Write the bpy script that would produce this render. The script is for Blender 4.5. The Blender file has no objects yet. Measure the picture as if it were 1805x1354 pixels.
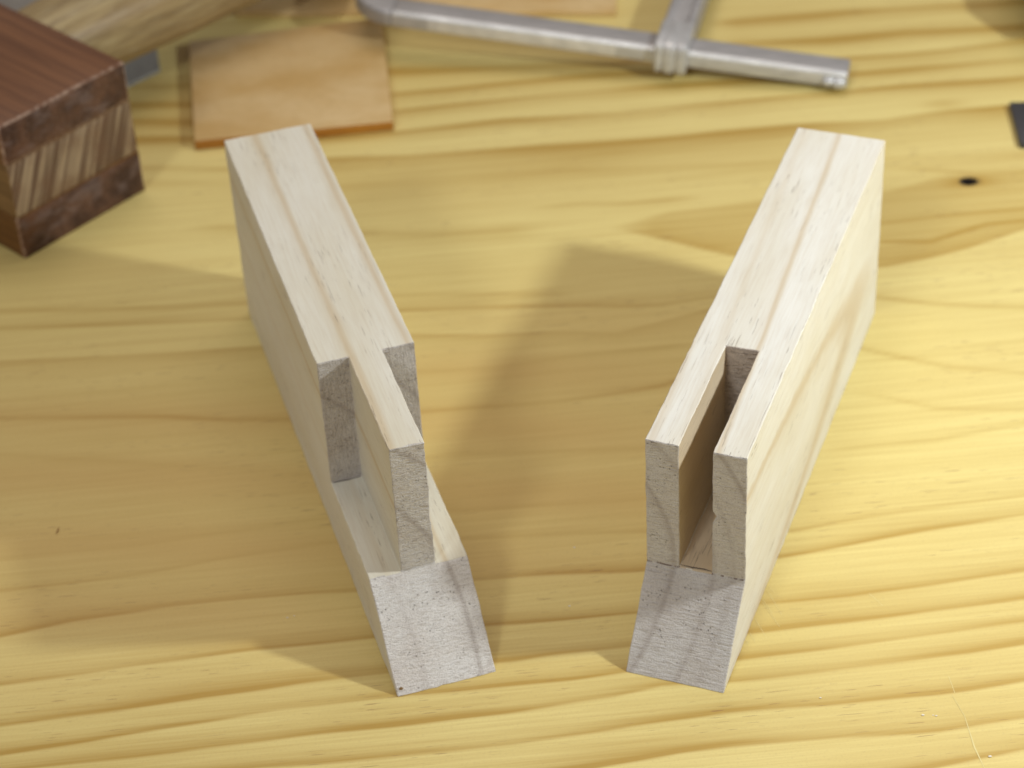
import bpy, bmesh, math, random
import numpy as np
from mathutils import Vector, Matrix, noise

scene = bpy.context.scene
COL = scene.collection
random.seed(7)

# ---------------------------------------------------------------- camera
cam_d = bpy.data.cameras.new('camera')
cam = bpy.data.objects.new('camera', cam_d)
COL.objects.link(cam)
cR = Vector((0.99821, -0.03684, -0.04706)); cF = Vector((0.0, 0.78735, -0.61655))
cR.normalize(); cF.normalize()
cU = cR.cross(cF).normalized(); cR = cF.cross(cU).normalized()
cam.matrix_world = Matrix(((cR.x, cU.x, -cF.x, 0.0), (cR.y, cU.y, -cF.y, 0.0), (cR.z, cU.z, -cF.z, 0.35897), (0, 0, 0, 1)))
cam_d.sensor_width = 36.0
cam_d.lens = 4116.8 / 1805 * 36.0
cam_d.clip_start = 0.01
cam_d.clip_end = 20
cam_d.dof.use_dof = True
cam_d.dof.focus_distance = 0.472
cam_d.dof.aperture_fstop = 19.0
scene.camera = cam

# ---------------------------------------------------------------- light
w = bpy.data.worlds.new('World'); scene.world = w; w.use_nodes = True
w.node_tree.nodes['Background'].inputs[0].default_value = (1.0, 0.85, 0.72, 1)
w.node_tree.nodes['Background'].inputs[1].default_value = 0.23
def lamp(name, loc, power, radius, color):
    d = bpy.data.lights.new(name, 'POINT'); d.energy = power; d.shadow_soft_size = radius; d.color = color
    o = bpy.data.objects.new(name, d); o.location = loc; COL.objects.link(o); return o
lamp('desk_lamp_light', (0.290, 0.365, 0.248), 3.7, 0.013, (0.95, 0.995, 0.985))
lamp('room_lamp_light', (-0.80, -1.10, 1.55), 46.0, 0.19, (0.94, 0.97, 0.985))
ad = bpy.data.lights.new('ceiling_light', 'AREA'); ad.shape = 'RECTANGLE'; ad.size = 1.3; ad.size_y = 0.9; ad.energy = 9.0; ad.color = (1.0, 0.86, 0.74)
ao = bpy.data.objects.new('ceiling_light', ad); ao.location = (0.05, 1.15, 1.7); COL.objects.link(ao)
scene.view_settings.view_transform = 'Standard'
scene.view_settings.look = 'None'
scene.view_settings.exposure = 0
scene.view_settings.gamma = 1

# ---------------------------------------------------------------- node helpers
class NT:
    def __init__(s, name):
        s.m = bpy.data.materials.new(name); s.m.use_nodes = True
        s.t = s.m.node_tree; s.b = s.t.nodes['Principled BSDF']
    def n(s, typ, **kw):
        nd = s.t.nodes.new(typ)
        for k, v in kw.items(): setattr(nd, k, v)
        return nd
    def put(s, sock, v):
        if isinstance(v, bpy.types.NodeSocket): s.t.links.new(v, sock)
        else: sock.default_value = v
    def math(s, op, a, b=0.0, c=0.0, clamp=False):
        nd = s.n('ShaderNodeMath', operation=op, use_clamp=clamp)
        s.put(nd.inputs[0], a); s.put(nd.inputs[1], b); s.put(nd.inputs[2], c)
        return nd.outputs[0]
    def obj(s):
        return s.n('ShaderNodeTexCoord').outputs['Object']
    def scale(s, vec, sc, off=(0, 0, 0), rot=(0, 0, 0)):
        nd = s.n('ShaderNodeMapping'); s.put(nd.inputs[0], vec)
        nd.inputs['Scale'].default_value = sc; nd.inputs['Location'].default_value = off; nd.inputs['Rotation'].default_value = rot
        return nd.outputs[0]
    def noise(s, vec, scale=1.0, detail=2.0, rough=0.5, dist=0.0):
        nd = s.n('ShaderNodeTexNoise'); s.put(nd.inputs['Vector'], vec)
        nd.inputs['Scale'].default_value = scale; nd.inputs['Detail'].default_value = detail
        nd.inputs['Roughness'].default_value = rough; nd.inputs['Distortion'].default_value = dist
        return nd.outputs['Fac']
    def step(s, v, lo, hi, a=0.0, b=1.0):
        nd = s.n('ShaderNodeMapRange', interpolation_type='SMOOTHSTEP'); s.put(nd.inputs[0], v)
        nd.inputs[1].default_value = lo; nd.inputs[2].default_value = hi; nd.inputs[3].default_value = a; nd.inputs[4].default_value = b
        return nd.outputs[0]
    def mix(s, f, a, b, mode='MIX'):
        nd = s.n('ShaderNodeMix', data_type='RGBA', blend_type=mode)
        s.put(nd.inputs[0], f)
        s.put(nd.inputs[6], a if isinstance(a, bpy.types.NodeSocket) else (*a, 1))
        s.put(nd.inputs[7], b if isinstance(b, bpy.types.NodeSocket) else (*b, 1))
        return nd.outputs[2]
    def bump(s, h, strength, dist):
        nd = s.n('ShaderNodeBump'); s.put(nd.inputs['Height'], h)
        nd.inputs['Strength'].default_value = strength; nd.inputs['Distance'].default_value = dist
        s.t.links.new(nd.outputs[0], s.b.inputs['Normal'])
    def finish(s, col, rough, spec=0.4, metal=0.0):
        s.put(s.b.inputs['Base Color'], col if isinstance(col, bpy.types.NodeSocket) else (*col, 1))
        s.put(s.b.inputs['Roughness'], rough); s.b.inputs['Specular IOR Level'].default_value = spec
        s.put(s.b.inputs['Metallic'], metal)
        return s.m

def ring_field(t, centre, rings, tilt=(0.0, 0.0), wob=0.0005):
    """darkness of the late wood as a solid of growth rings around a pith line along x"""
    co = t.obj()
    sep = t.n('ShaderNodeSeparateXYZ'); t.put(sep.inputs[0], co)
    nz = t.noise(t.scale(co, (14, 70, 70)), 1.0, 2.0)
    nz2 = t.noise(t.scale(co, (60, 500, 500)), 1.0, 3.0)
    wobv = t.math('MULTIPLY', t.math('SUBTRACT', nz, 0.5), wob * 2)
    wob2 = t.math('MULTIPLY', t.math('SUBTRACT', nz2, 0.5), 0.0005)
    y = t.math('ADD', t.math('SUBTRACT', sep.outputs[1], centre[0]), t.math('MULTIPLY', sep.outputs[0], tilt[0]))
    z = t.math('ADD', t.math('SUBTRACT', sep.outputs[2], centre[1]), t.math('MULTIPLY', sep.outputs[0], tilt[1]))
    r = t.math('SQRT', t.math('ADD', t.math('MULTIPLY', y, y), t.math('MULTIPLY', z, z)))
    r = t.math('ADD', t.math('ADD', r, wobv), wob2)
    lo, hi = 0.015, 0.08
    f = t.math('DIVIDE', t.math('SUBTRACT', r, lo), hi - lo)
    ramp = t.n('ShaderNodeValToRGB'); t.put(ramp.inputs[0], f)
    el = ramp.color_ramp.elements
    el[0].position = 0; el[0].color = (0, 0, 0, 1); el[1].position = 1; el[1].color = (0, 0, 0, 1)
    for ri, a, soft in rings:
        for rr, v in ((ri - soft, 0.0), (ri - soft * 0.35, 0.28 * a), (ri, a), (ri + 0.00045, a * .8), (ri + 0.0010, 0.0)):
            e = el.new((rr - lo) / (hi - lo)); e.color = (v, v, v, 1)
    return co, ramp.outputs[0]

def mat_long(name, centre, rings, tilt, base=(0.73, 0.665, 0.535), seed=0.0):
    t = NT(name); co, D = ring_field(t, centre, rings, tilt)
    big = t.noise(t.scale(co, (18, 90, 60), (seed, 0, 0)), 1.0, 3.0)
    fib = t.noise(t.scale(co, (90, 1900, 1900), (seed, 0, 0)), 1.0, 3.0, 0.6)
    fl = t.noise(t.scale(co, (130, 3400, 3400), (seed, 1, 0)), 1.0, 1.0, 0.5)
    msk = t.noise(t.scale(co, (40, 170, 170), (seed + 3, 0, 0)), 1.0, 1.0)
    fleck = t.math('MULTIPLY', t.step(fl, 0.65, 0.70), t.step(msk, 0.42, 0.56))
    c = t.mix(t.step(big, 0.3, 0.7), base, (base[0] * 0.93, base[1] * 0.90, base[2] * 0.83))
    c = t.mix(t.math('MULTIPLY', t.step(fib, 0.35, 0.75), 0.24), c, (0.52, 0.42, 0.29))
    c = t.mix(t.math('MULTIPLY', D, 0.60), c, (0.56, 0.43, 0.25))
    c = t.mix(t.math('MULTIPLY', fleck, t.step(big, 0.35, 0.65, 0.25, 0.75)), c, (0.20, 0.155, 0.12))
    h = t.math('SUBTRACT', t.math('MULTIPLY', fib, 0.5), fleck)
    t.bump(h, 0.35, 0.00008)
    return t.finish(c, 0.55, 0.3)

def mat_end(name, centre, rings, tilt, saw, base=(0.56, 0.525, 0.505), chisel=0.0, seed=0.0, line=0.0):
    """sawn or chiselled end grain: grey, pitted, with the rings running across"""
    t = NT(name); co, D = ring_field(t, centre, rings, tilt)
    big = t.noise(t.scale(co, (120, 120, 120), (seed, 0, 0)), 1.0, 3.0)
    scr = t.noise(t.scale(co, saw, (seed, 0, 0)), 1.0, 2.0, 0.6, 0.3)
    fine = t.noise(t.scale(co, (3400, 3400, 3400)), 1.0, 2.0, 0.7)
    vor = t.n('ShaderNodeTexVoronoi'); t.put(vor.inputs['Vector'], t.scale(co, (1150, 1150, 1150))); vor.inputs['Scale'].default_value = 1.0
    pm = t.noise(t.scale(co, (260, 260, 260), (4 + seed, 0, 0)), 1.0, 2.0)
    pore = t.math('MULTIPLY', t.step(vor.outputs['Distance'], 0.25, 0.12), t.step(pm, 0.47, 0.66))
    c = t.mix(t.step(big, 0.3, 0.72), base, (base[0] * 0.92, base[1] * 0.89, base[2] * 0.87))
    c = t.mix(t.math('MULTIPLY', t.step(fine, 0.42, 0.72), 0.55), c, (base[0] * .58, base[1] * .54, base[2] * .52))
    c = t.mix(t.math('MULTIPLY', t.step(scr, 0.52, 0.74), 0.48), c, (base[0] * .55, base[1] * .50, base[2] * .46))
    c = t.mix(t.math('MULTIPLY', D, 0.42), c, (0.28, 0.225, 0.20))
    c = t.mix(t.math('MULTIPLY', pore, 0.55), c, (0.16, 0.13, 0.12))
    if line:
        sp = t.n('ShaderNodeSeparateXYZ'); t.put(sp.inputs[0], co)
        dz = t.math('ABSOLUTE', t.math('SUBTRACT', sp.outputs[2], line))
        brk = t.noise(t.scale(co, (10, 800, 10)), 1.0, 3.0, 0.7)
        c = t.mix(t.math('MULTIPLY', t.step(dz, 0.00022, 0.00008), t.step(brk, 0.42, 0.55)), c, (0.19, 0.14, 0.12))
    h = t.math('SUBTRACT', t.math('ADD', t.math('MULTIPLY', scr, 1.4), t.math('MULTIPLY', fine, 0.9)), pore)
    if chisel:
        rip = t.noise(t.scale(co, (150, 330, 900), (2 + seed, 0, 0)), 1.0, 4.0, 0.7, 1.5)
        h = t.math('ADD', h, t.math('MULTIPLY', rip, 2.0 * chisel))
        c = t.mix(t.math('MULTIPLY', t.step(rip, 0.60, 0.68), 0.55 * chisel), c, (0.15, 0.10, 0.075))
    t.bump(h, 1.0, 0.00030)
    return t.finish(c, 0.75, 0.2)

# ---------------------------------------------------------------- object helpers
def link(name, me, mats, parent=None):
    o = bpy.data.objects.new(name, me)
    for m in (mats if isinstance(mats, (list, tuple)) else [mats]): me.materials.append(m)
    COL.objects.link(o); o.parent = parent
    return o
def tag(o, label, cat): o['label'] = label; o['category'] = cat; return o
def empty(name, loc, rz, label, cat):
    o = bpy.data.objects.new(name, None); o.empty_display_size = 0.01
    o.location = loc; o.rotation_euler = (0, 0, rz); COL.objects.link(o)
    return tag(o, label, cat)
def smooth(me, ang=30):
    me.polygons.foreach_set('use_smooth', [True] * len(me.polygons)); me.set_sharp_from_angle(angle=math.radians(ang)); me.update()
def bm_box(bm, x0, x1, y0, y1, z0, z1):
    vs = [bm.verts.new((x, y, z)) for z in (z0, z1) for x, y in ((x0, y0), (x1, y0), (x1, y1), (x0, y1))]
    for f in ((3, 2, 1, 0), (4, 5, 6, 7), (0, 1, 5, 4), (1, 2, 6, 5), (2, 3, 7, 6), (3, 0, 4, 7)):
        bm.faces.new([vs[i] for i in f])
    return vs
def bevel(bm, w, seg=2, ang=25):
    es = [e for e in bm.edges if len(e.link_faces) == 2 and e.calc_face_angle(0) > math.radians(ang)]
    if es: bmesh.ops.bevel(bm, geom=es, offset=w, segments=seg, profile=0.5, affect='EDGES', clamp_overlap=True)
def done(bm, name, mats, parent=None, ang=30):
    bmesh.ops.recalc_face_normals(bm, faces=bm.faces)
    me = bpy.data.meshes.new(name); bm.to_mesh(me); bm.free(); smooth(me, ang)
    return link(name, me, mats, parent)
def prism(name, poly, z0, z1, mats, parent=None, bev=0.0004, jit=0.0, sub=0):
    bm = bmesh.new(); a = [bm.verts.new((x, y, z0)) for x, y in poly]; b = [bm.verts.new((x, y, z1)) for x, y in poly]
    n = len(poly); bm.faces.new(a[::-1]); bm.faces.new(b)
    for i in range(n): bm.faces.new((a[i], a[(i + 1) % n], b[(i + 1) % n], b[i]))
    bmesh.ops.recalc_face_normals(bm, faces=bm.faces)
    bevel(bm, bev)
    return done(bm, name, mats, parent)
def ribbon(name, strips, z, mats, parent, width):
    """thin marks lying on a horizontal surface"""
    vs, fs = [], []
    for s in strips:
        for i in range(len(s) - 1):
            a, b = Vector((*s[i], 0)), Vector((*s[i + 1], 0)); d = (b - a).normalized(); n = Vector((-d.y, d.x, 0)) * width * .5
            wa = .35 if i == 0 else 1.0; wb = .35 if i == len(s) - 2 else 1.0
            k = len(vs)
            for q in (a - n * wa, b - n * wb, b + n * wb, a + n * wa): vs.append((q.x, q.y, z))
            fs.append((k, k + 1, k + 2, k + 3))
    me = bpy.data.meshes.new(name); me.from_pydata(vs, [], fs)
    return link(name, me, mats, parent)

# ---------------------------------------------------------------- workbench top
# growth lines of the pine board in metres: strength, fade away from the viewer (mm), fade towards (mm), points along the line
GRAIN = [(0.72, 4.5, 0.5, [(-0.11701, 0.37856), (-0.10161, 0.38214), (-0.08228, 0.38506), (-0.06066, 0.38652), (-0.0384, 0.38644), (-0.00958, 0.38803), (-0.00227, 0.38833), (0.02447, 0.38749), (0.05864, 0.3892), (0.07834, 0.39281), (0.09915, 0.39638), (0.11537, 0.39884)]), (0.72, 4.0, 0.5, [(-0.11495, 0.36343), (-0.08576, 0.36705), (-0.05981, 0.3696), (-0.03315, 0.37141), (-0.00748, 0.37279), (-0.00285, 0.37275), (0.02406, 0.37404), (0.05551, 0.37459), (0.07245, 0.3753), (0.11146, 0.3802)]), (0.72, 5.0, 0.6, [(-0.11333, 0.35148), (-0.09123, 0.3535), (-0.07134, 0.35606), (-0.04947, 0.35883), (-0.0306, 0.36034), (-0.00327, 0.36149), (0.00293, 0.36253), (0.02143, 0.36411), (0.05193, 0.36592), (0.07443, 0.3679), (0.10956, 0.37117)]), (0.72, 4.5, 0.5, [(-0.11211, 0.34256), (-0.09269, 0.34536), (-0.07561, 0.34807), (-0.05284, 0.35117), (-0.02873, 0.35286), (-0.00415, 0.35419), (0.00866, 0.35482), (0.02021, 0.35607), (0.04728, 0.35792), (0.07637, 0.36067), (0.10808, 0.36412)]), (0.77, 5.0, 0.6, [(-0.10271, 0.33892), (-0.07505, 0.3407), (-0.04952, 0.34299), (-0.02272, 0.34489), (-0.00444, 0.34635), (0.01739, 0.34904), (0.02775, 0.35154), (0.04351, 0.35157), (0.06296, 0.35283), (0.09387, 0.35571), (0.10674, 0.35773)]), (0.77, 4.5, 0.6, [(-0.05218, 0.33486), (-0.0287, 0.33567), (-0.00478, 0.33693), (0.01963, 0.34028), (0.04072, 0.34263), (0.06155, 0.34289), (0.08569, 0.3442), (0.10438, 0.34649)]), (0.82, 5.0, 0.6, [(0.01013, 0.32907), (0.03076, 0.33214), (0.05443, 0.33341), (0.0838, 0.33374), (0.10217, 0.33595)]), (0.77, 4.5, 0.6, [(0.082, 0.32377), (0.10036, 0.3273)]), (0.35, 2.5, 0.6, [(-0.11901, 0.39328), (-0.08919, 0.39635), (-0.06928, 0.39977), (-0.0451, 0.40306), (-0.00505, 0.40144), (0.0276, 0.40086), (0.06259, 0.39771), (0.08057, 0.4012), (0.11676, 0.40548)]), (0.25, 3, 0.8, [(-0.12054, 0.40451), (-0.08787, 0.40649), (-0.04719, 0.41176), (-0.0047, 0.41193), (0.02849, 0.41194)]), (0.6, 1.2, 1.2, [(-0.12772, 0.45729), (-0.08513, 0.45368), (-0.06865, 0.45099), (-0.05389, 0.45003), (-0.02251, 0.44971), (0.01268, 0.4506), (0.0374, 0.45434), (0.05666, 0.46146)]), (0.4, 1.2, 1.2, [(0.08853, 0.46419), (0.10802, 0.45526), (0.1263, 0.45094)]), (0.6, 2.6, 0.6, [(-0.1328, 0.49471), (-0.11788, 0.49421), (-0.06699, 0.49233), (-0.02653, 0.49224), (0.00378, 0.49068), (0.03931, 0.48782), (0.05846, 0.49039)]), (0.4, 1.5, 1.5, [(-0.13391, 0.50286), (-0.08861, 0.49979), (-0.06841, 0.49977), (-0.02877, 0.49929), (0.00846, 0.496)]), (-0.9, 0.7, 0.7, [(-0.13109, 0.48206), (-0.10915, 0.48207), (-0.07278, 0.48258), (-0.05505, 0.48203)]), (0.5, 0.3, 3, [(-0.13092, 0.48085), (-0.10161, 0.47964), (-0.06519, 0.48013), (-0.02874, 0.48184), (-0.00687, 0.47966), (0.01639, 0.47855), (0.02761, 0.4767), (0.05153, 0.48484)]), (0.35, 1.5, 1.5, [(-0.02871, 0.46632), (-0.0044, 0.46511), (0.01437, 0.46844), (0.04037, 0.47015)]), (0.25, 2, 2, [(-0.12577, 0.44296), (-0.0835, 0.43472), (-0.04766, 0.42823), (-0.01497, 0.4326), (0.02999, 0.43052)]), (0.35, 1.2, 1.2, [(0.09513, 0.48589), (0.1075, 0.48189), (0.13191, 0.47768)]), (0.85, 0.8, 10, [(-0.04761, 0.56808), (-0.02256, 0.5668), (0.00997, 0.56772), (0.04238, 0.56835), (0.08339, 0.57078), (0.11112, 0.57073), (0.12976, 0.57358), (0.15222, 0.57445)]), (0.78, 1.2, 4, [(-0.05199, 0.57893), (-0.02744, 0.5802), (0.00237, 0.58307), (0.03531, 0.5831), (0.06871, 0.58561), (0.09421, 0.58747), (0.12025, 0.58897), (0.15536, 0.58942)]), (0.85, 1.2, 4, [(-0.02744, 0.59184), (0.00277, 0.5948), (0.02802, 0.59609), (0.05741, 0.59757), (0.10692, 0.5977), (0.12817, 0.59884), (0.15013, 0.5999)]), (0.85, 1.2, 4, [(-0.02913, 0.60172), (0.00308, 0.60388), (0.03273, 0.60605), (0.11204, 0.60674), (0.13602, 0.60761), (0.15548, 0.61038)]), (0.9, 3.5, 4.5, [(-0.02985, 0.61505), (0.00339, 0.61283), (0.03737, 0.61152), (0.07452, 0.61937), (0.09991, 0.61839), (0.12549, 0.61982), (0.15091, 0.61919)]), (0.98, 2, 4, [(0.07604, 0.6328), (0.10863, 0.63418), (0.15076, 0.6344)]), (0.3, 2, 5, [(-0.10009, 0.56164), (-0.04325, 0.55281), (-0.01463, 0.55406), (0.0174, 0.55465), (0.06692, 0.55213), (0.11441, 0.54983)]), (0.35, 2, 4, [(-0.07896, 0.53647), (-0.03736, 0.52929), (-0.01953, 0.52686), (0.00213, 0.52648)]), (0.45, 1.0, 1.5, [(0.01661, 0.53688), (0.02117, 0.53724), (0.03583, 0.53622), (0.04635, 0.5365)]), (1.1, 2, 4, [(-0.11045, 0.60489), (-0.09042, 0.60259), (-0.07976, 0.60266)]), (1.1, 2, 4, [(-0.10614, 0.59475), (-0.08975, 0.59321), (-0.07922, 0.5936)]), (1.0, 1.5, 4, [(-0.10528, 0.58522), (-0.08907, 0.58371), (-0.07862, 0.58347)]), (0.6, 2, 2, [(-0.10537, 0.61483), (-0.09123, 0.61385)]), (0.45, 1.5, 2.5, [(-0.10137, 0.56891), (-0.07758, 0.56599), (-0.0581, 0.56593)]), (0.35, 1.5, 1, [(0.07913, 0.52378), (0.10307, 0.5193), (0.1172, 0.52108), (0.14117, 0.52182)]), (0.4, 1, 1, [(0.10165, 0.51055), (0.11356, 0.50929), (0.12995, 0.51563), (0.14005, 0.51645)]), (0.5, 1, 1, [(0.11964, 0.5434), (0.13174, 0.54063), (0.14511, 0.5406)]), (0.3, 1.5, 1, [(0.09088, 0.44442), (0.10239, 0.43886), (0.12325, 0.43642)]), (0.25, 2, 1, [(0.07973, 0.42586), (0.10027, 0.42712), (0.12222, 0.4315)])]
EYE_UP = [(0.02914, 0.52553), (0.0459, 0.53149), (0.07116, 0.53438), (0.10561, 0.53489), (0.12067, 0.5404), (0.14523, 0.54117)]
EYE_LO = [(0.02906, 0.52444), (0.04455, 0.51656), (0.05825, 0.50899), (0.07912, 0.50106), (0.09942, 0.49869), (0.1109, 0.50113), (0.12173, 0.50446), (0.1391, 0.51195)]
SCR = [[(0.05196, 0.37745), (0.05419, 0.37108)], [(0.0524, 0.37486), (0.05516, 0.36688)], [(0.05389, 0.37876), (0.05612, 0.37056)], [(0.05006, 0.37), (0.052, 0.36344)], [(0.04854, 0.3655), (0.04939, 0.36226)], [(0.05452, 0.37981), (0.0555, 0.37751)], [(0.07616, 0.37571), (0.0785, 0.37151)], [(0.08885, 0.34896), (0.08923, 0.34391)], [(0.08855, 0.34347), (0.09001, 0.33727)], [(0.09001, 0.33727), (0.0904, 0.32826), (0.09132, 0.32225)], [(0.04699, 0.36493), (0.04764, 0.36206)]]
KNOT = (0.12905, 0.53655, 0.0021, 0.0016)

def line_y(pts, X):
    px = np.array([p[0] for p in pts]); py = np.array([p[1] for p in pts]); o = np.argsort(px); px, py = px[o], py[o]
    y = np.interp(X, px, py)
    s0 = (py[1] - py[0]) / (px[1] - px[0]); s1_ = (py[-1] - py[-2]) / (px[-1] - px[-2])
    y = np.where(X < px[0], py[0] + (X - px[0]) * s0 * .7, np.where(X > px[-1], py[-1] + (X - px[-1]) * s1_ * .7, y))
    return y, px[0], px[-1]
def wob1(X, k):
    return 0.00012 * np.sin(X * 95 + k * 1.7) + 0.00008 * np.sin(X * 233 + k * 2.9)
def grain(X, Y):
    D = np.zeros_like(X)
    for k, (amp, up, dn, pts) in enumerate(GRAIN):
        y, x0, x1 = line_y(pts, X)
        y = y + wob1(X, k)
        d = (Y - y) * 1000.0
        whole = (x1 - x0) > 0.2
        ext = 1.0 if whole else 0.012
        m = 1.0
        if x0 > -0.112 and not (up >= 4 and amp > .7): m = m * np.clip((X - x0) / 0.010 + 1.0, 0, 1)
        if x1 < 0.095 and not (up >= 4 and amp > .7): m = m * np.clip((x1 - X) / 0.010 + 1.0, 0, 1)
        am = amp * 0.92 * (1 + 0.22 * np.sin(X * 41 + k * 2.3) + 0.15 * np.sin(X * 97 + k))
        prof = np.where(d > 0, 0.62 * np.exp(-(d / up) ** 1.3) + 0.38 * np.exp(-(d / (0.20 * up + .2)) ** 2), np.exp(-(d / dn) ** 2) if dn <= 1.3 else 0.8 * np.exp(-(-np.minimum(d, 0) / dn) ** 1.5) + 0.2 * np.exp(-(d / (0.20 * dn + .2)) ** 2))
        D += am * prof * m
    eu, _, _ = line_y(EYE_UP, X); el, x0, _ = line_y(EYE_LO, X)
    ins = np.clip((eu - Y) / 0.0022, 0, 1) * np.clip((Y - el) / 0.0012 + .5, 0, 1) * np.clip((X - x0) / 0.012, 0, 1)
    D += ins * (0.38 + 0.3 * np.exp(-np.clip(Y - el, 0, 1) / 0.004))
    kx, ky, ra, rb = KNOT
    q = np.sqrt(((X - kx) / (ra * 3.2)) ** 2 + ((Y - ky) / (rb * 1.9)) ** 2)
    D += 0.55 * np.exp(-q ** 2)
    q2 = np.sqrt(((X - 0.1295) / .006) ** 2 + ((Y - 0.5775) / .0022) ** 2); D += 0.35 * np.exp(-q2 ** 2)
    # outside the traced part plain rings go on
    out = np.clip((0.325 - Y) / 0.01, 0, 1) + np.clip((Y - 0.645) / 0.02, 0, 1)
    D += out * 0.6 * (0.5 + 0.5 * np.sin((Y - 0.06 * X) * 480 + 1.2 * np.sin(Y * 60))) ** 2
    return np.clip(D, -0.6, 1.25)
def knotf(X, Y):
    kx, ky, ra, rb = KNOT
    q = np.sqrt(((X - kx) / ra) ** 2 + ((Y - ky) / rb) ** 2)
    return np.clip(1.25 - (q - 1.0) * 2.4, 0, 1) * (q < 1.7)

xs = np.concatenate([np.linspace(-0.7, -0.2, 12)[:-1], np.arange(-0.2, 0.2001, 0.002), np.linspace(0.2, 0.7, 12)[1:]])
ys = np.concatenate([np.linspace(-0.05, 0.305, 90)[:-1], np.arange(0.305, 0.46, 0.00035), np.arange(0.46, 0.70, 0.0005), np.linspace(0.7, 1.3, 80)])
XX, YY = np.meshgrid(xs, ys)
nx, ny = len(xs), len(ys)
ix0, ix1 = np.searchsorted(xs, KNOT[0] - 0.005), np.searchsorted(xs, KNOT[0] + 0.005)
iy0, iy1 = np.searchsorted(ys, KNOT[1] - 0.0042), np.searchsorted(ys, KNOT[1] + 0.0042)
verts = np.stack([XX.ravel(), YY.ravel(), np.zeros(nx * ny)], 1)
J, I = np.meshgrid(np.arange(ny - 1), np.arange(nx - 1), indexing='ij')
keep = ~((I >= ix0) & (I < ix1) & (J >= iy0) & (J < iy1))
a = (J * nx + I)[keep]
quads = np.stack([a, a + 1, a + nx + 1, a + nx], 1)
# patch with the open knot hole
kv, kf = [], []; NK = 48; rings_ = []
rx0, rx1, ry0, ry1 = xs[ix0], xs[ix1], ys[iy0], ys[iy1]
base = len(verts)
def rect_pt(t):
    c, s_ = math.cos(t), math.sin(t)
    k = min(((rx1 if c > 0 else rx0) - KNOT[0]) / c if abs(c) > 1e-9 else 9, ((ry1 if s_ > 0 else ry0) - KNOT[1]) / s_ if abs(s_) > 1e-9 else 9)
    return KNOT[0] + c * k, KNOT[1] + s_ * k
angs = sorted([i * 2 * math.pi / NK for i in range(NK)] + [math.atan2(yy - KNOT[1], xx - KNOT[0]) % (2 * math.pi) for xx in (rx0, rx1) for yy in (ry0, ry1)])
NK = len(angs)
levels = [None, 1.9, 1.5, 1.2, 1.0, (0.9, -0.0006), (0.75, -0.002), (0.4, -0.003)]
for lv in levels:
    for t in angs:
        if lv is None: x, y = rect_pt(t); z = 0
        else:
            s_, z = lv if isinstance(lv, tuple) else (lv, 0)
            if z == 0 and lv > 1.05:
                X0, Y0 = rect_pt(t); ex, ey = KNOT[0] + KNOT[2] * math.cos(t), KNOT[1] + KNOT[3] * math.sin(t)
                f = (lv - 1) / 1.3; x, y = ex + (X0 - ex) * f, ey + (Y0 - ey) * f
            else:
                j = 1 + 0.10 * math.sin(3 * t + 1) + 0.06 * math.sin(7 * t)
                x, y = KNOT[0] + KNOT[2] * s_ * j * math.cos(t), KNOT[1] + KNOT[3] * s_ * j * math.sin(t)
        kv.append((x, y, z))
for L in range(len(levels) - 1):
    for i in range(NK):
        j = (i + 1) % NK
        kf.append((base + L * NK + i, base + L * NK + j, base + (L + 1) * NK + j, base + (L + 1) * NK + i))
kf = [(q[0], q[1], q[2], q[3]) for q in kf]
cap = tuple(base + (len(levels) - 1) * NK + i for i in range(NK))
# sides and underside of the board
o = base + len(kv)
T = -0.032
skirt_v = [(-0.7, -0.05, 0), (0.7, -0.05, 0), (0.7, 1.3, 0), (-0.7, 1.3, 0), (-0.7, -0.05, T), (0.7, -0.05, T), (0.7, 1.3, T), (-0.7, 1.3, T)]
skirt_f = [(o + 0, o + 4, o + 5, o + 1), (o + 1, o + 5, o + 6, o + 2), (o + 2, o + 6, o + 7, o + 3), (o + 3, o + 7, o + 4, o + 0), (o + 4, o + 7, o + 6, o + 5)]
allv = np.concatenate([verts, np.array(kv), np.array(skirt_v, float)])
me = bpy.data.meshes.new('tabletop')
me.from_pydata(allv.tolist(), [], quads.tolist() + kf + [cap] + skirt_f)
ga = me.attributes.new('grain', 'FLOAT', 'POINT'); ga.data.foreach_set('value', grain(allv[:, 0], allv[:, 1]).astype(np.float32))
def warm_shade(X, Y):   # honey tone with the shadow's warmth painted in, left and centre, paler right
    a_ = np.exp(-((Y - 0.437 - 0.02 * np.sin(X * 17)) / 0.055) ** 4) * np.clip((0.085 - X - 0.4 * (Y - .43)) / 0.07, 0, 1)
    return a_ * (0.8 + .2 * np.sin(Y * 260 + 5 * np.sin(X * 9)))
ha = me.attributes.new('warm_shade', 'FLOAT', 'POINT'); ha.data.foreach_set('value', warm_shade(allv[:, 0], allv[:, 1]).astype(np.float32))
ka = me.attributes.new('knot', 'FLOAT', 'POINT'); ka.data.foreach_set('value', knotf(allv[:, 0], allv[:, 1]).astype(np.float32))

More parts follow.
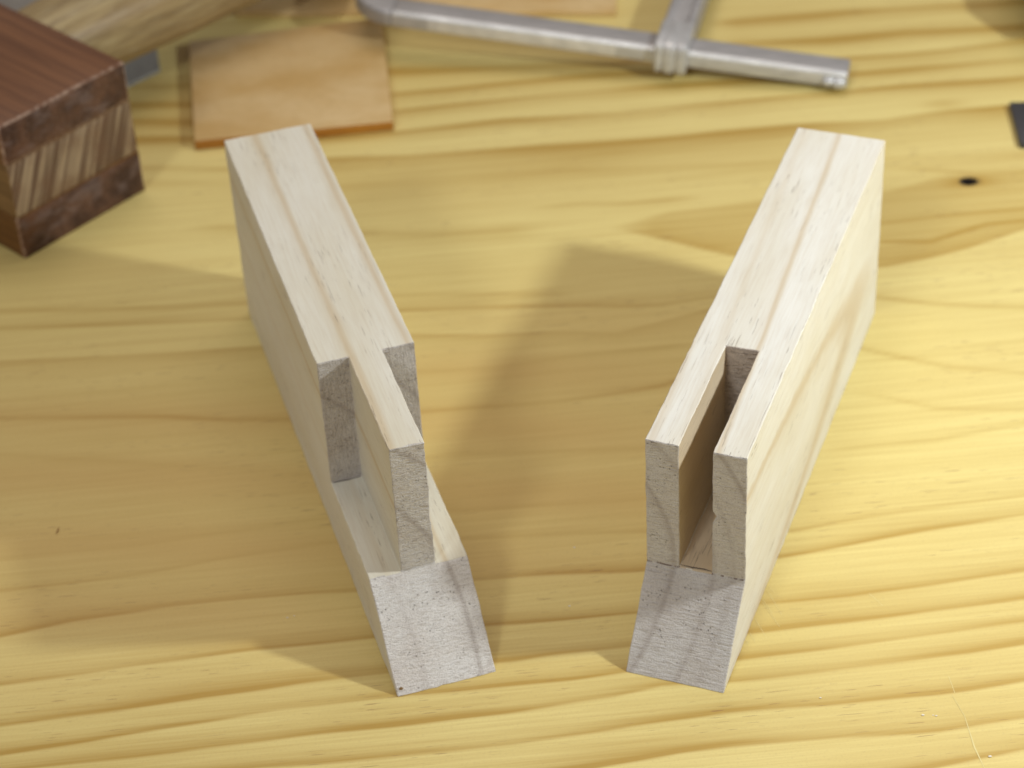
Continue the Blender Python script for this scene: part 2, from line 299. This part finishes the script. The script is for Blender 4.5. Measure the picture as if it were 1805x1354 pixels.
t = NT('pine_board')
co = t.obj()
at = t.n('ShaderNodeAttribute', attribute_name='grain').outputs['Fac']
ak = t.n('ShaderNodeAttribute', attribute_name='knot').outputs['Fac']
rco = t.scale(co, (1, 1, 1), rot=(0, 0, -0.05))
s1 = t.noise(t.scale(rco, (10, 420, 1)), 1.0, 4.0, 0.62)
s2 = t.noise(t.scale(rco, (45, 2200, 1)), 1.0, 2.0, 0.6)
s3 = t.noise(t.scale(rco, (5, 34, 1)), 1.0, 3.0, 0.55)
pf = t.noise(t.scale(rco, (150, 2600, 1), (3, 0, 0)), 1.0, 1.0)
pm = t.noise(t.scale(rco, (16, 75, 1), (9, 0, 0)), 1.0, 2.0)
pore = t.math('MULTIPLY', t.step(pf, 0.66, 0.73), t.step(pm, 0.46, 0.60))
spk = t.noise(t.scale(co, (1500, 1500, 1)), 1.0, 3.0, 0.7)
D = t.math('ADD', at, t.math('MULTIPLY', t.math('SUBTRACT', s1, 0.5), 0.55))
D = t.math('ADD', D, t.math('MULTIPLY', t.math('SUBTRACT', s2, 0.5), 0.30))
s4 = t.noise(t.scale(rco, (22, 1050, 1), (1, 7, 0)), 1.0, 3.0, 0.65)
D = t.math('ADD', D, t.math('MULTIPLY', t.math('SUBTRACT', s4, 0.5), 0.50))
D = t.math('ADD', D, t.math('MULTIPLY', t.math('SUBTRACT', s3, 0.5), 0.45))
D = t.math('ADD', t.math('MULTIPLY', D, 1.08), 0.15, clamp=True)
c = t.mix(D, (0.81, 0.695, 0.285), (0.455, 0.285, 0.048))
warm = t.noise(t.scale(rco, (6, 14, 1), (5, 2, 0)), 1.0, 2.0)
c = t.mix(t.math('MULTIPLY', t.step(warm, 0.35, 0.7), 0.30), c, (0.62, 0.45, 0.15), 'MIX')
c = t.mix(t.math('MULTIPLY', t.n('ShaderNodeAttribute', attribute_name='warm_shade').outputs['Fac'], 0.55), c, (0.62, 0.40, 0.13))
c = t.mix(t.math('MULTIPLY', pore, 0.65), c, (0.30, 0.16, 0.06))
c = t.mix(t.math('MULTIPLY', t.step(spk, 0.5, 0.75), 0.20), c, (0.42, 0.30, 0.14))
c = t.mix(ak, c, (0.012, 0.008, 0.006))
t.bump(t.math('ADD', t.math('MULTIPLY', s1, 0.6), t.math('SUBTRACT', t.math('MULTIPLY', s2, 0.4), pore)), 0.25, 0.00012)
t.b.inputs['Coat Weight'].default_value = 0.5; t.b.inputs['Coat Roughness'].default_value = 0.46
M_TABLE = t.finish(c, t.math('ADD', t.math('MULTIPLY', s1, 0.15), 0.42), 0.4)
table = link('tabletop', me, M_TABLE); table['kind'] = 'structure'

t = NT('scratched_varnish'); M_SCR = t.finish((0.75, 0.65, 0.31), 0.5, 0.4)
for s in SCR: ribbon('scratch', [s], 0.00006, M_SCR, table, 0.00026 if len(s) < 3 and abs(s[0][0]) < .075 else 0.00034)

# ---------------------------------------------------------------- the two joint pieces
def joint_piece(root, L, e, s, a, b, W, H, h1, kind, mats, wob):
    """board on edge with its end cut as one half of a mitred bridle joint; x runs along it towards the viewer"""
    cell = 0.0016
    def sub(a0, a1):
        n = max(1, int(round((a1 - a0) / cell))); return [a0 + (a1 - a0) * i / n for i in range(n)]
    U = sub(0, s) + sub(s, e) + [e]; V = sub(0, a) + sub(a, b) + sub(b, W) + [W]
    Zl = sub(0, h1); Z = Zl + sub(h1, H) + [H]
    iS, iA, iB, iH = len(sub(0, s)), len(sub(0, a)), len(sub(0, a)) + len(sub(a, b)), len(Zl)
    nU, nV, nZ = len(U) - 1, len(V) - 1, len(Z) - 1
    def solid(i, j, k):
        if i < 0 or j < 0 or k < 0 or i >= nU or j >= nV or k >= nZ: return False
        if i < iS or k < iH: return True
        mid = iA <= j < iB
        return mid if kind == 'tenon' else not mid
    bm = bmesh.new(); vc = {}
    def vert(p):
        key = tuple(round(c, 7) for c in p)
        if key not in vc: vc[key] = bm.verts.new(p)
        return vc[key]
    def P(i, j, k): return (U[i], V[j], Z[k])
    for i in range(nU):
        for j in range(nV):
            for k in range(nZ):
                if not solid(i, j, k): continue
                for (di, dj, dk), q in (((-1, 0, 0), ((0,0,0),(0,0,1),(0,1,1),(0,1,0))), ((1,0,0), ((1,0,0),(1,1,0),(1,1,1),(1,0,1))),
                                        ((0,-1,0), ((0,0,0),(1,0,0),(1,0,1),(0,0,1))), ((0,1,0), ((0,1,0),(0,1,1),(1,1,1),(1,1,0))),
                                        ((0,0,-1), ((0,0,0),(0,1,0),(1,1,0),(1,0,0))), ((0,0,1), ((0,0,1),(1,0,1),(1,1,1),(0,1,1)))):
                    if solid(i + di, j + dj, k + dk): continue
                    if di == 1 and i == nU - 1 and k < iH: continue        # the mitred foot goes on here
                    bm.faces.new([vert(P(i + x, j + y, k + z)) for x, y, z in q])
    # mitred foot: from (e, h1) down to (L, 0)
    def G(m, j, k):   # m-th column: slope limits it; grid in a sheared block
        z = Z[k]; full = L - (L - e) * z / h1
        return (e + (full - e) * m / nM, V[j], z)
    nM = 6
    for j in range(nV):
        for m in range(nM): bm.faces.new([vert(G(m, j, 0)), vert(G(m, j + 1, 0)), vert(G(m + 1, j + 1, 0)), vert(G(m + 1, j, 0))])
        for k in range(iH): 
            bm.faces.new([vert(G(nM, j, k)), vert(G(nM, j + 1, k)), vert(G(nM, j + 1, k + 1)), vert(G(nM, j, k + 1))])
    for k in range(iH):
        for m in range(nM):
            for j in (0, nV):
                q = [vert(G(m, j, k)), vert(G(m + 1, j, k)), vert(G(m + 1, j, k + 1)), vert(G(m, j, k + 1))]
                u = []
                for v in q:
                    if v not in u: u.append(v)
                if len(u) > 2: bm.faces.new(u)
    bmesh.ops.recalc_face_normals(bm, faces=bm.faces)
    bevel(bm, 0.00022, 1, 20)
    for v in bm.verts:
        p = v.co; n1 = noise.noise_vector(p * 190 + Vector((wob, 0, 0))); n2 = noise.noise_vector(p * 900 + Vector((0, wob, 0)))
        d = n1 * 0.00011 + n2 * (0.00013 if p.x > s - 0.0004 else 0.00006)
        if p.z < 0.0004: d.z = abs(d.z) * .3
        if kind == 'tenon':
            if p.x > e - 0.0012 and p.y > b - 0.0008 and p.z > h1 + 0.0008:    # ragged chiselled edge
                d.y += 0.00035 * noise.noise(Vector((0, 3, p.z * 170))) + 0.00025 * noise.noise(Vector((0, 3, p.z * 800)))
            if p.x > s + .0005 and a - 1e-3 < p.y < b + 1e-3 and p.x > e - .001: d.x += 0.00018 * noise.noise(p * 520)
        else:
            dd = (p - Vector((e, b, 0.0345))).length
            if dd < 0.0016: d.y += 0.0007 * (1 - dd / 0.0016); d.x -= 0.0006 * (1 - dd / 0.0016)
        v.co = p + d
    bmesh.ops.recalc_face_normals(bm, faces=bm.faces)
    bm.normal_update()
    me = bpy.data.meshes.new('whole'); bm.to_mesh(me); bm.free()
    vs = [tuple(v.co) for v in me.vertices]
    groups = {}
    for p in me.polygons:
        c, n = p.center, p.normal
        if c.z < h1 + 0.0001 and c.x > e - 0.0002: g = 'mitred_end'
        elif c.z > h1 + (0.0002 if kind == 'tenon' else -0.0001) and c.x > s + 0.0002:
            g = 'tenon' if kind == 'tenon' else ('cheek' if c.y < (a + b) / 2 else 'cheek.001')
            if kind != 'tenon' and abs(n.z) > .9 and c.z < h1 + .001: g = 'body'
        else: g = 'body'
        if abs(n.x) > 0.45:
            mi = 1
            if kind != 'tenon' and c.x < s + .001 and n.x > 0: mi = 2
            if kind == 'tenon' and n.x > 0 and c.z > h1 - 0.0003: mi = 2 if c.x > e - .002 else 3
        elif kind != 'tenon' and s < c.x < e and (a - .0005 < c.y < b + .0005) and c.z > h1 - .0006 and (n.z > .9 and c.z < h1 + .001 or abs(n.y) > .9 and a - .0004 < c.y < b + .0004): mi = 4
        else: mi = 0
        groups.setdefault(g, []).append((tuple(p.vertices), mi))
    for g, fl in groups.items():
        idx = {}; nv = []; nf = []
        for f, mi in fl:
            for i in f:
                if i not in idx: idx[i] = len(nv); nv.append(vs[i])
            nf.append([idx[i] for i in f])
        m2 = bpy.data.meshes.new(g); m2.from_pydata(nv, [], nf)
        m2.update(); 
        ob = link(g.split('.')[0], m2, mats, root)
        m2.polygons.foreach_set('material_index', [mi for _, mi in fl]); smooth(m2, 28)
    bpy.data.meshes.remove(me)

# left piece with the tenon
Wl, Hl, h1l = 0.022, 0.05263, 0.0188
cl, rl, tl = (-0.030, 0.005), [(0.0365, .35, .002), (0.0488, .95, .0014), (0.0606, 1.0, .0014), (0.0693, .95, .0014)], (0.0, 0.0)
ML = [mat_long('pale_wood_tenon_piece', cl, rl, tl, (0.77, 0.762, 0.685), 1.0),
      mat_end('sawn_end_tenon_piece', cl, rl, tl, (1500, 500, 2600), (0.83, 0.825, 0.82), 0.0, 1.0),
      mat_end('tenon_end_grain', cl, rl, tl, (700, 700, 3200), (0.74, 0.73, 0.72), 0.9, 2.0),
      mat_end('shoulder_end_grain', cl, rl, tl, (900, 2400, 500), (0.64, 0.615, 0.59), 0.85, 5.0)]
th = 0.26816
tenon_piece = empty('tenon_joint_piece', (-0.06774, 0.49592, 0), th - math.pi / 2,
    'left pale wooden board on edge, near end cut to a tenon above a mitred foot', 'wood joint')
joint_piece(tenon_piece, 0.14883, 0.1310, 0.09714, 0.00713, 0.0147, Wl, Hl, h1l, 'tenon', ML, 3.3)
# right piece with the open mortise
Wr, Hr, h1r = 0.0218, 0.05203, 0.01841
cr, rr, tr_ = (-0.035, 0.020), [(0.0360, .85, .002), (0.0447, .6, .002), (0.0490, .35, .002), (0.0556, 1.0, .0013), (0.0655, .8, .002)], (-0.04, 0.0)
MR = [mat_long('pale_wood_mortise_piece', cr, rr, tr_, (0.80, 0.80, 0.755), 7.0),
      mat_end('sawn_end_mortise_piece', cr, rr, tr_, (400, 260, 3000), (0.70, 0.69, 0.685), 0.0, 3.0, h1r),
      mat_end('chopped_slot_end', cr, rr, tr_, (500, 300, 1600), (0.74, 0.67, 0.61), 1.4, 8.0),
      mat_end('sawn_end_mortise_foot', cr, rr, tr_, (400, 260, 3000), (0.70, 0.69, 0.685), 0.0, 3.0)]
MR.append(mat_long('slot_wall_shade', cr, [(q_[0], .6, .002) for q_ in rr], tr_, (0.69, 0.585, 0.43), 11.0))  # slot interior: warm bounced shade put into the wood colour
th = -0.38439
mortise_piece = empty('mortise_joint_piece', (0.0737, 0.48711, 0), th - math.pi / 2,
    'right pale wooden board on edge, with an open slot between two cheeks at its end', 'wood joint')
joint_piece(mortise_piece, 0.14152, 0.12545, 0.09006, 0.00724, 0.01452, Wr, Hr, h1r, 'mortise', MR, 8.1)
t = NT('graphite_mark'); M_PEN = t.finish((0.13, 0.10, 0.09), 0.6, 0.3)
ribbon('marking_line', [[(0.09735, 0.0004), (0.0974, 0.004), (0.09738, 0.0068)]], h1l + 0.00014, M_PEN, tenon_piece, 0.0005)
ribbon('marking_line', [[(0.1248, 0.0074), (0.1249, 0.010), (0.1247, 0.0124), (0.1249, 0.0143)]], h1r + 0.00012, M_PEN, mortise_piece, 0.0003)
# dark chipped spot at the bottom corner of the tenon piece
bm = bmesh.new()
bmesh.ops.create_icosphere(bm, subdivisions=2, radius=1.0)
for v in bm.verts: v.co = Vector((v.co.x * .00022, v.co.y * .0005, v.co.z * .00055)) * (1 + .25 * noise.noise(v.co * 3)) + Vector((0.1477, 0.0011, 0.0011))
t = NT('resin_spot'); M_RES = t.finish((0.26, 0.17, 0.08), 0.6, 0.3)
done(bm, 'resin_spot', M_RES, tenon_piece)

# ---------------------------------------------------------------- mallet
def mat_dark(name, base, dark, mode):
    t = NT(name); co = t.obj()
    if mode == 'side':
        g = t.noise(t.scale(co, (16, 420, 420)), 1.0, 4.0, 0.6); g2 = t.noise(t.scale(co, (60, 1800, 1800)), 1.0, 2.0)
        c = t.mix(t.step(g, 0.3, 0.7), base, dark); c = t.mix(t.math('MULTIPLY', t.step(g2, .55, .75), .45), c, (dark[0] * .4, dark[1] * .4, dark[2] * .4))
        t.bump(g, 0.3, 0.0002); return t.finish(c, 0.42, 0.4)
    if mode == 'end':
        g = t.noise(t.scale(co, (90, 90, 90)), 1.0, 4.0, 0.6); g2 = t.noise(t.scale(co, (900, 900, 900)), 1.0, 3.0, 0.7)
        wv = t.noise(t.scale(co, (70, 110, 220), rot=(0.5, 0, 0)), 1.0, 3.0, 0.6, 0.4)
        c = t.mix(t.step(g, 0.35, 0.65), base, dark); c = t.mix(t.math('MULTIPLY', t.step(g2, .5, .7), .3), c, (0.25, 0.17, 0.14))
        c = t.mix(t.math('MULTIPLY', t.step(wv, .48, .66), .45), c, (0.20, 0.145, 0.14))
        t.bump(g2, 0.5, 0.0003); return t.finish(c, t.step(g, .3, .7, .35, .6), 0.45)
    # stripy core: slanted open grain
    g = t.noise(t.scale(t.scale(co, (1, 1, 1), rot=(-0.42, 0, 0)), (100, 760, 18)), 1.0, 3.0, 0.6, 0.12)
    g2 = t.noise(t.scale(co, (110, 110, 110)), 1.0, 3.0)
    c = t.mix(t.step(g, 0.44, 0.58), base, dark); c = t.mix(t.math('MULTIPLY', t.step(g2, .4, .7), .6), c, (0.17, 0.09, 0.05))
    t.bump(g, 0.8, 0.0006); return t.finish(c, 0.5, 0.4)
M_ENDD = mat_dark('dark_end_grain', (0.13, 0.058, 0.036), (0.045, 0.017, 0.011), 'end')
M_SIDED = mat_dark('reddish_brown_wood', (0.205, 0.092, 0.043), (0.13, 0.055, 0.027), 'side')
M_COREE = mat_dark('striped_core_end', (0.36, 0.27, 0.175), (0.12, 0.07, 0.045), 'core')
M_CORES = mat_dark('tan_core_side', (0.24, 0.14, 0.06), (0.13, 0.07, 0.03), 'side')
M_LOWS = mat_dark('amber_brown_side', (0.17, 0.075, 0.020), (0.10, 0.04, 0.012), 'side')
t = NT('worn_edge_glint'); co = t.obj(); g = t.noise(t.scale(co, (500, 500, 500)), 1.0, 3.0, .7)
M_WORN_GLINT = t.finish(t.mix(t.step(g, .4, .6), (0.36, 0.25, 0.19), (0.16, 0.075, 0.045)), .5, .4)  # worn edge with its highlight painted in as a paler colour
am = math.atan2(0.0312, 0.0302)
mallet = empty('wooden_mallet', (-0.1301, 0.5260, 0), am + math.pi / 2,
    'wooden mallet lying on its side, dark brown laminated head with a light round handle', 'mallet')
# local x runs back along the head, local -y along the end face
FW, HL = 0.0434, 0.107
for nm, z0, z1, ms in (('lower_block', 0, 0.0133, (M_LOWS, M_ENDD)), ('core_block', 0.0133, 0.0297, (M_CORES, M_COREE)), ('upper_block', 0.0297, 0.0418, (M_SIDED, M_ENDD))):
    bm = bmesh.new(); k = 0.0 if nm != 'core_block' else 0.00015
    bm_box(bm, k, HL - k, -FW + k, -k, z0, z1)
    bmesh.ops.subdivide_edges(bm, edges=bm.edges, cuts=3, use_grid_fill=True)
    bevel(bm, 0.0006 if nm != 'core_block' else 0.00025, 2)
    bmesh.ops.recalc_face_normals(bm, faces=bm.faces)
    for f in bm.faces:
        f.material_index = 1 if abs(f.normal.x) > .95 else 0
        if nm == 'upper_block' and -.95 < f.normal.x < -.3 or (abs(f.normal.y) > .3 and abs(f.normal.x) > .3 and nm != 'core_block'): f.material_index = 2
    for v in bm.verts:
        if v.co.z > 0.001: v.co += noise.noise_vector(v.co * 70) * 0.00025
    done(bm, nm, ms + (M_WORN_GLINT,), mallet)
t = NT('ash_handle'); co = t.obj()
g = t.noise(t.scale(co, (700, 18, 700)), 1.0, 3.0, 0.6); g2 = t.noise(t.scale(co, (60, 5, 60)), 1.0, 2.0); g3 = t.noise(t.scale(co, (1500, 90, 1500)), 1.0, 2.0)
c = t.mix(t.step(g, .35, .7), (0.40, 0.315, 0.165), (0.215, 0.155, 0.075)); c = t.mix(t.math('MULTIPLY', t.step(g2, .35, .65), .5), c, (0.33, 0.21, 0.085))
c = t.mix(t.math('MULTIPLY', t.step(g3, .55, .72), .35), c, (0.48, 0.43, 0.30))
t.bump(g, .4, .0003); M_ASH = t.finish(c, 0.42, 0.4)
bm = bmesh.new(); prev = None; NH = 40
secs = [(-FW + 0.0003, .0122), (-FW - .004, .0130), (-FW - 0.03, .0142), (-FW - .08, .0158), (-FW - .14, .0168), (-FW - .19, .0168), (-FW - .205, .0150), (-FW - .21, .010)]
for y, r in secs:
    ring = []
    for i in range(NH):
        q = 2 * math.pi * i / NH; cx_, cz_ = math.cos(q), math.sin(q)
        cx_ = math.copysign(abs(cx_) ** .85, cx_); cz_ = math.copysign(abs(cz_) ** .85, cz_)
        ring.append(bm.verts.new((0.0508 + 0.030 * (y + FW) + r * cx_, y, 0.0235 + r * 0.92 * cz_)))
    if prev:
        for i in range(NH): bm.faces.new((prev[i], prev[(i + 1) % NH], ring[(i + 1) % NH], ring[i]))
    else: bm.faces.new(ring)
    prev = ring
bm.faces.new(prev)
done(bm, 'handle', M_ASH, mallet, 40)

# ---------------------------------------------------------------- metal
def mat_metal(name, base, rough, ax=(900, 60, 900), metal=0.35):
    t = NT(name); co = t.obj(); g = t.noise(t.scale(co, ax), 1.0, 3.0, 0.6); g2 = t.noise(t.scale(co, (120, 120, 120)), 1.0, 3.0)
    c = t.mix(t.step(g, .3, .7), base, tuple(v * .82 for v in base)); c = t.mix(t.math('MULTIPLY', t.step(g2, .45, .7), .35), c, tuple(v * .6 for v in base))
    t.bump(g, .25, .0001); return t.finish(c, t.step(g2, .3, .7, rough, rough + .15), .5, metal)
M_STEEL = mat_metal('dull_steel', (0.44, 0.435, 0.45), 0.40, (60, 900, 900))
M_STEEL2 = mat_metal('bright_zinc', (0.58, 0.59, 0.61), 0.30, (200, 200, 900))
M_EDGE = mat_metal('painted_edge_glint', (0.78, 0.79, 0.81), 0.3, (200, 900, 900))  # highlight along the rail chamfer, put into the colour
M_PLATE = mat_metal('grey_plate', (0.36, 0.36, 0.35), 0.5)
plate = prism('steel_plate', [(-0.139, 0.588), (-0.1012, 0.6225), (-0.1040, 0.640), (-0.0960, 0.655), (-0.140, 0.715), (-0.215, 0.665)], 0.0, 0.0012, M_PLATE, None, 0.0003)
tag(plate, 'thin grey metal plate lying flat beneath the mallet handle', 'metal plate')

# square of leather-coloured board
def mat_orange(name, base, dk):
    t = NT(name); co = t.obj(); g = t.noise(t.scale(co, (35, 70, 70)), 1.0, 4.0, 0.55); g2 = t.noise(t.scale(co, (300, 700, 300)), 1.0, 3.0, .6)
    c = t.mix(t.step(g, .3, .7), base, dk); c = t.mix(t.math('MULTIPLY', t.step(g2, .45, .75), .3), c, tuple(v * .75 for v in dk))
    t.bump(g2, .3, .0001); t.b.inputs['Coat Weight'].default_value = .25; t.b.inputs['Coat Roughness'].default_value = .4
    return t.finish(c, .45, .45)
M_OR = mat_orange('orange_tan_face', (0.66, 0.49, 0.25), (0.55, 0.36, 0.135))
M_ORE = mat_orange('amber_edge', (0.46, 0.20, 0.022), (0.36, 0.14, 0.015))
def slab(name, poly, z1, label):
    o = prism(name, poly, 0.0, z1, [M_OR, M_ORE], None, 0.00035)
    for p in o.data.polygons: p.material_index = 0 if p.normal.z > .5 or z1 < .002 else 1
    return tag(o, label, 'wood board')
slab('tan_board', [(-0.0873, 0.5766), (-0.0298, 0.5809), (-0.0338, 0.6430), (-0.0930, 0.6350)], 0.0032, 'square orange-tan board lying flat by the mallet handle, behind the left joint piece')
slab('tan_board', [(-0.0800, 0.6540), (0.0392, 0.6400), (0.0430, 0.7000), (-0.0760, 0.7110)], 0.0018, 'orange-tan board at the top edge of the photo, partly behind the metal clamp bar')

# ---------------------------------------------------------------- bar clamp
A = Vector((0.1025, 0.5870, 0.0012)); B = Vector((-0.0300, 0.6225, 0.0110))
ax = (B - A).normalized(); side = Vector((0, 0, 1)).cross(ax).normalized() * -1.0      # side points away from the viewer
if side.y < 0: side = -side
upv = side.cross(ax); 
if upv.z < 0: upv = -upv
clamp = empty('bar_clamp', A, 0, 'dull grey metal bar clamp lying behind the joint pieces with its sliding arm pointing away', 'clamp')
def loc(l, sd, u): return ax * l + side * sd + upv * u
BL = (B - A).length
def sweep(name, path, prof, mat, closed_ends=True):
    """path: list of (centre, side vec, up vec); prof: list of (s,u)"""
    bm = bmesh.new(); prev = None
    for c_, s_, u_ in path:
        ring = [bm.verts.new(c_ + s_ * a_ + u_ * b_) for a_, b_ in prof]
        if prev:
            for i in range(len(prof)): bm.faces.new((prev[i], prev[(i + 1) % len(prof)], ring[(i + 1) % len(prof)], ring[i]))
        else: bm.faces.new(ring)
        prev = ring
    bm.faces.new(prev)
    bmesh.ops.recalc_face_normals(bm, faces=bm.faces); bevel(bm, 0.0004, 2, 35)
    ob = done(bm, name, [mat, M_STEEL2, M_EDGE], clamp, 35)
    for p in ob.data.polygons:
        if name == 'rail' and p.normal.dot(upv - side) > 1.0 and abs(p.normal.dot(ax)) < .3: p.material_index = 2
        elif name == 'rail' and p.normal.dot(-side) > .9: p.material_index = 1  # lit front side of the rail painted in the lighter zinc
    return ob
# grooved rail section, its bright edge line is a painted highlight
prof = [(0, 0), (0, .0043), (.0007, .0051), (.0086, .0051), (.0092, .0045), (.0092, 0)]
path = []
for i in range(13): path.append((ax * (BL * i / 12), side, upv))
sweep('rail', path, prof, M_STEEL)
# fixed jaw: the rail bends round and runs away from the viewer
cen = ax * (BL + .0001) + side * 0.0145
path = []
R0 = 0.0145
for i in range(9):
    q = i / 8 * math.radians(82)
    out = -side * math.cos(q) + ax * math.sin(q)
    path.append((cen + out * R0, -out, upv))
tan = side * math.cos(math.radians(82)) * 1.0 + ax * 0.0
out = -side * math.cos(math.radians(82)) + ax * math.sin(math.radians(82))
run = (side * math.sin(math.radians(82)) + ax * math.cos(math.radians(82))).normalized()
for d_ in (0.02, 0.045, 0.07): path.append((cen + out * R0 + run * d_, -out, upv))
sweep('fixed_jaw', path, prof, M_STEEL)
# crimped stop at the free end of the rail
bm = bmesh.new()
for l0, rad in ((0.0012, .0020), (0.0040, .0017)):
    bmesh.ops.create_uvsphere(bm, u_segments=16, v_segments=10, radius=rad, matrix=Matrix.Translation(loc(l0 + .001, -0.0002, 0.0018)) @ Matrix.Diagonal((1.25, .8, .9, 1)))
done(bm, 'end_stop', M_STEEL2, clamp, 60)
# sliding arm: collar round the rail, arm going away
lc = 0.0515
bm = bmesh.new()
prof_c = [(-0.0022, -0.0016), (-0.0025, 0.0005), (-0.0025, 0.0046), (-0.0022, 0.0070), (-.0006, .0078), (.0125, .0078), (.0125, -.0016)]
prev = None
for l0, g in ((-.0044, -.0006), (-.0038, 0), (-.0016, .0001), (-.0012, -.0004), (-.0006, -.0004), (-.0002, .0001), (.0022, .0001), (.0026, -.0004), (.0032, -.0004), (.0036, 0), (.0048, 0), (.0054, -.0006)):
    ring = []
    for sd, u in prof_c:
        s2 = sd - g if sd < -.001 else sd; u2 = u + (g * .3 if u > .0065 else -g if u < .003 else 0)
        ring.append(bm.verts.new(loc(lc + l0, s2, u2)))
    if prev:
        for i in range(7): bm.faces.new((prev[i], prev[(i + 1) % 7], ring[(i + 1) % 7], ring[i]))
    else: bm.faces.new(ring)
    prev = ring
bm.faces.new(prev); bmesh.ops.recalc_face_normals(bm, faces=bm.faces); bevel(bm, .00025, 2, 30)
done(bm, 'collar', M_STEEL2, clamp, 40)
dirA = (Vector((0.0600, 0.640, 0)) - Vector((0.0487, 0.5985, 0))).normalized(); sdA = Vector((dirA.y, -dirA.x, 0))
st = loc(lc + .0004, 0.0118, 0.0)
path = [(st + dirA * d_ + Vector((0, 0, .0)), sdA, Vector((0, 0, 1))) for d_ in (0, .02, .05, .09)]
sweep('sliding_arm', path, [(-.0048, -.0008), (-.0048, .0058), (-.0040, .0064), (-.0028, .0064), (-.0022, .0056), (.0022, .0056), (.0028, .0064), (.0040, .0064), (.0048, .0058), (.0048, -.0008)], M_STEEL)

# ---------------------------------------------------------------- things at the right edge
t = NT('dark_coated_steel'); co = t.obj(); g = t.noise(t.scale(co, (400, 400, 400)), 1.0, 3.0)
M_DK = t.finish(t.mix(g, (0.075, 0.075, 0.085), (0.045, 0.045, 0.055)), .45, .5, .3)
blade = prism('dark_blade', [(0.1462, 0.5515), (0.1560, 0.5505), (0.195, 0.5480), (0.200, 0.5700), (0.1476, 0.5733)], 0.0, 0.0020, M_DK, None, 0.0003)
tag(blade, 'flat dark grey metal blade end reaching in at the right edge of the tabletop', 'blade')
sq = prism('steel_bar', [(0.1640, 0.5960), (0.1583, 0.6080), (0.1620, 0.700), (0.230, 0.700), (0.230, 0.590)], 0.016, 0.021, M_STEEL, None, 0.0006)
tag(sq, 'pale grey metal bar at the upper right corner, casting a brown shadow', 'metal bar')

prism('bar_foot', [(0.200, 0.600), (0.228, 0.600), (0.228, 0.690), (0.200, 0.690)], 0.0, 0.0161, M_STEEL, sq, 0.0006)

# ---------------------------------------------------------------- dust and splinters on the top
t = NT('brown_splinter'); M_SPL = t.finish((0.22, 0.07, 0.03), .6, .3)
d0, d1 = Vector((-0.1085, 0.41169, 0.0003)), Vector((-0.10785, 0.4140, 0.0003))
bm = bmesh.new(); prev = None
for i, rr_ in enumerate((.00002, .0001, .00013, .0001, .00002)):
    c_ = d0.lerp(d1, i / 4) + Vector((.00012 * math.sin(i * 1.2), 0, 0)); ring = [bm.verts.new(c_ + Vector((rr_ * math.cos(q), 0, rr_ * math.sin(q)))) for q in (0, 1.57, 3.14, 4.71)]
    if prev:
        for k in range(4): bm.faces.new((prev[k], prev[(k + 1) % 4], ring[(k + 1) % 4], ring[k]))
    prev = ring
tag(done(bm, 'wood_splinter', M_SPL), 'tiny reddish brown splinter on the bare board left of the tenon piece', 'splinter')
t = NT('sawdust'); M_DUST = t.finish((0.78, 0.74, 0.66), .8, .2)
bm = bmesh.new()
for x, y, r_ in ((0.0815, 0.3381, .00026), (0.0842, 0.3377, .0002), (0.093, 0.3255, .0003), (0.0836, 0.33795, .00015), (0.061, 0.3448, .0002), (-0.0157, 0.3914, .00016), (0.0098, 0.3773, .00022), (0.0265, 0.3640, .00018), (-.0242, .3631, .00015), (-.053, .3790, .0002), (-.0515, .3795, .00015), (.012, .3965, .00022)):
    bmesh.ops.create_icosphere(bm, subdivisions=1, radius=r_, matrix=Matrix.Translation((x, y, r_ * .5)) @ Matrix.Diagonal((1.5, .9, .6, 1)))
dust = done(bm, 'sawdust', M_DUST); dust['kind'] = 'stuff'
tag(dust, 'few pale specks of sawdust scattered on the yellow board', 'sawdust')
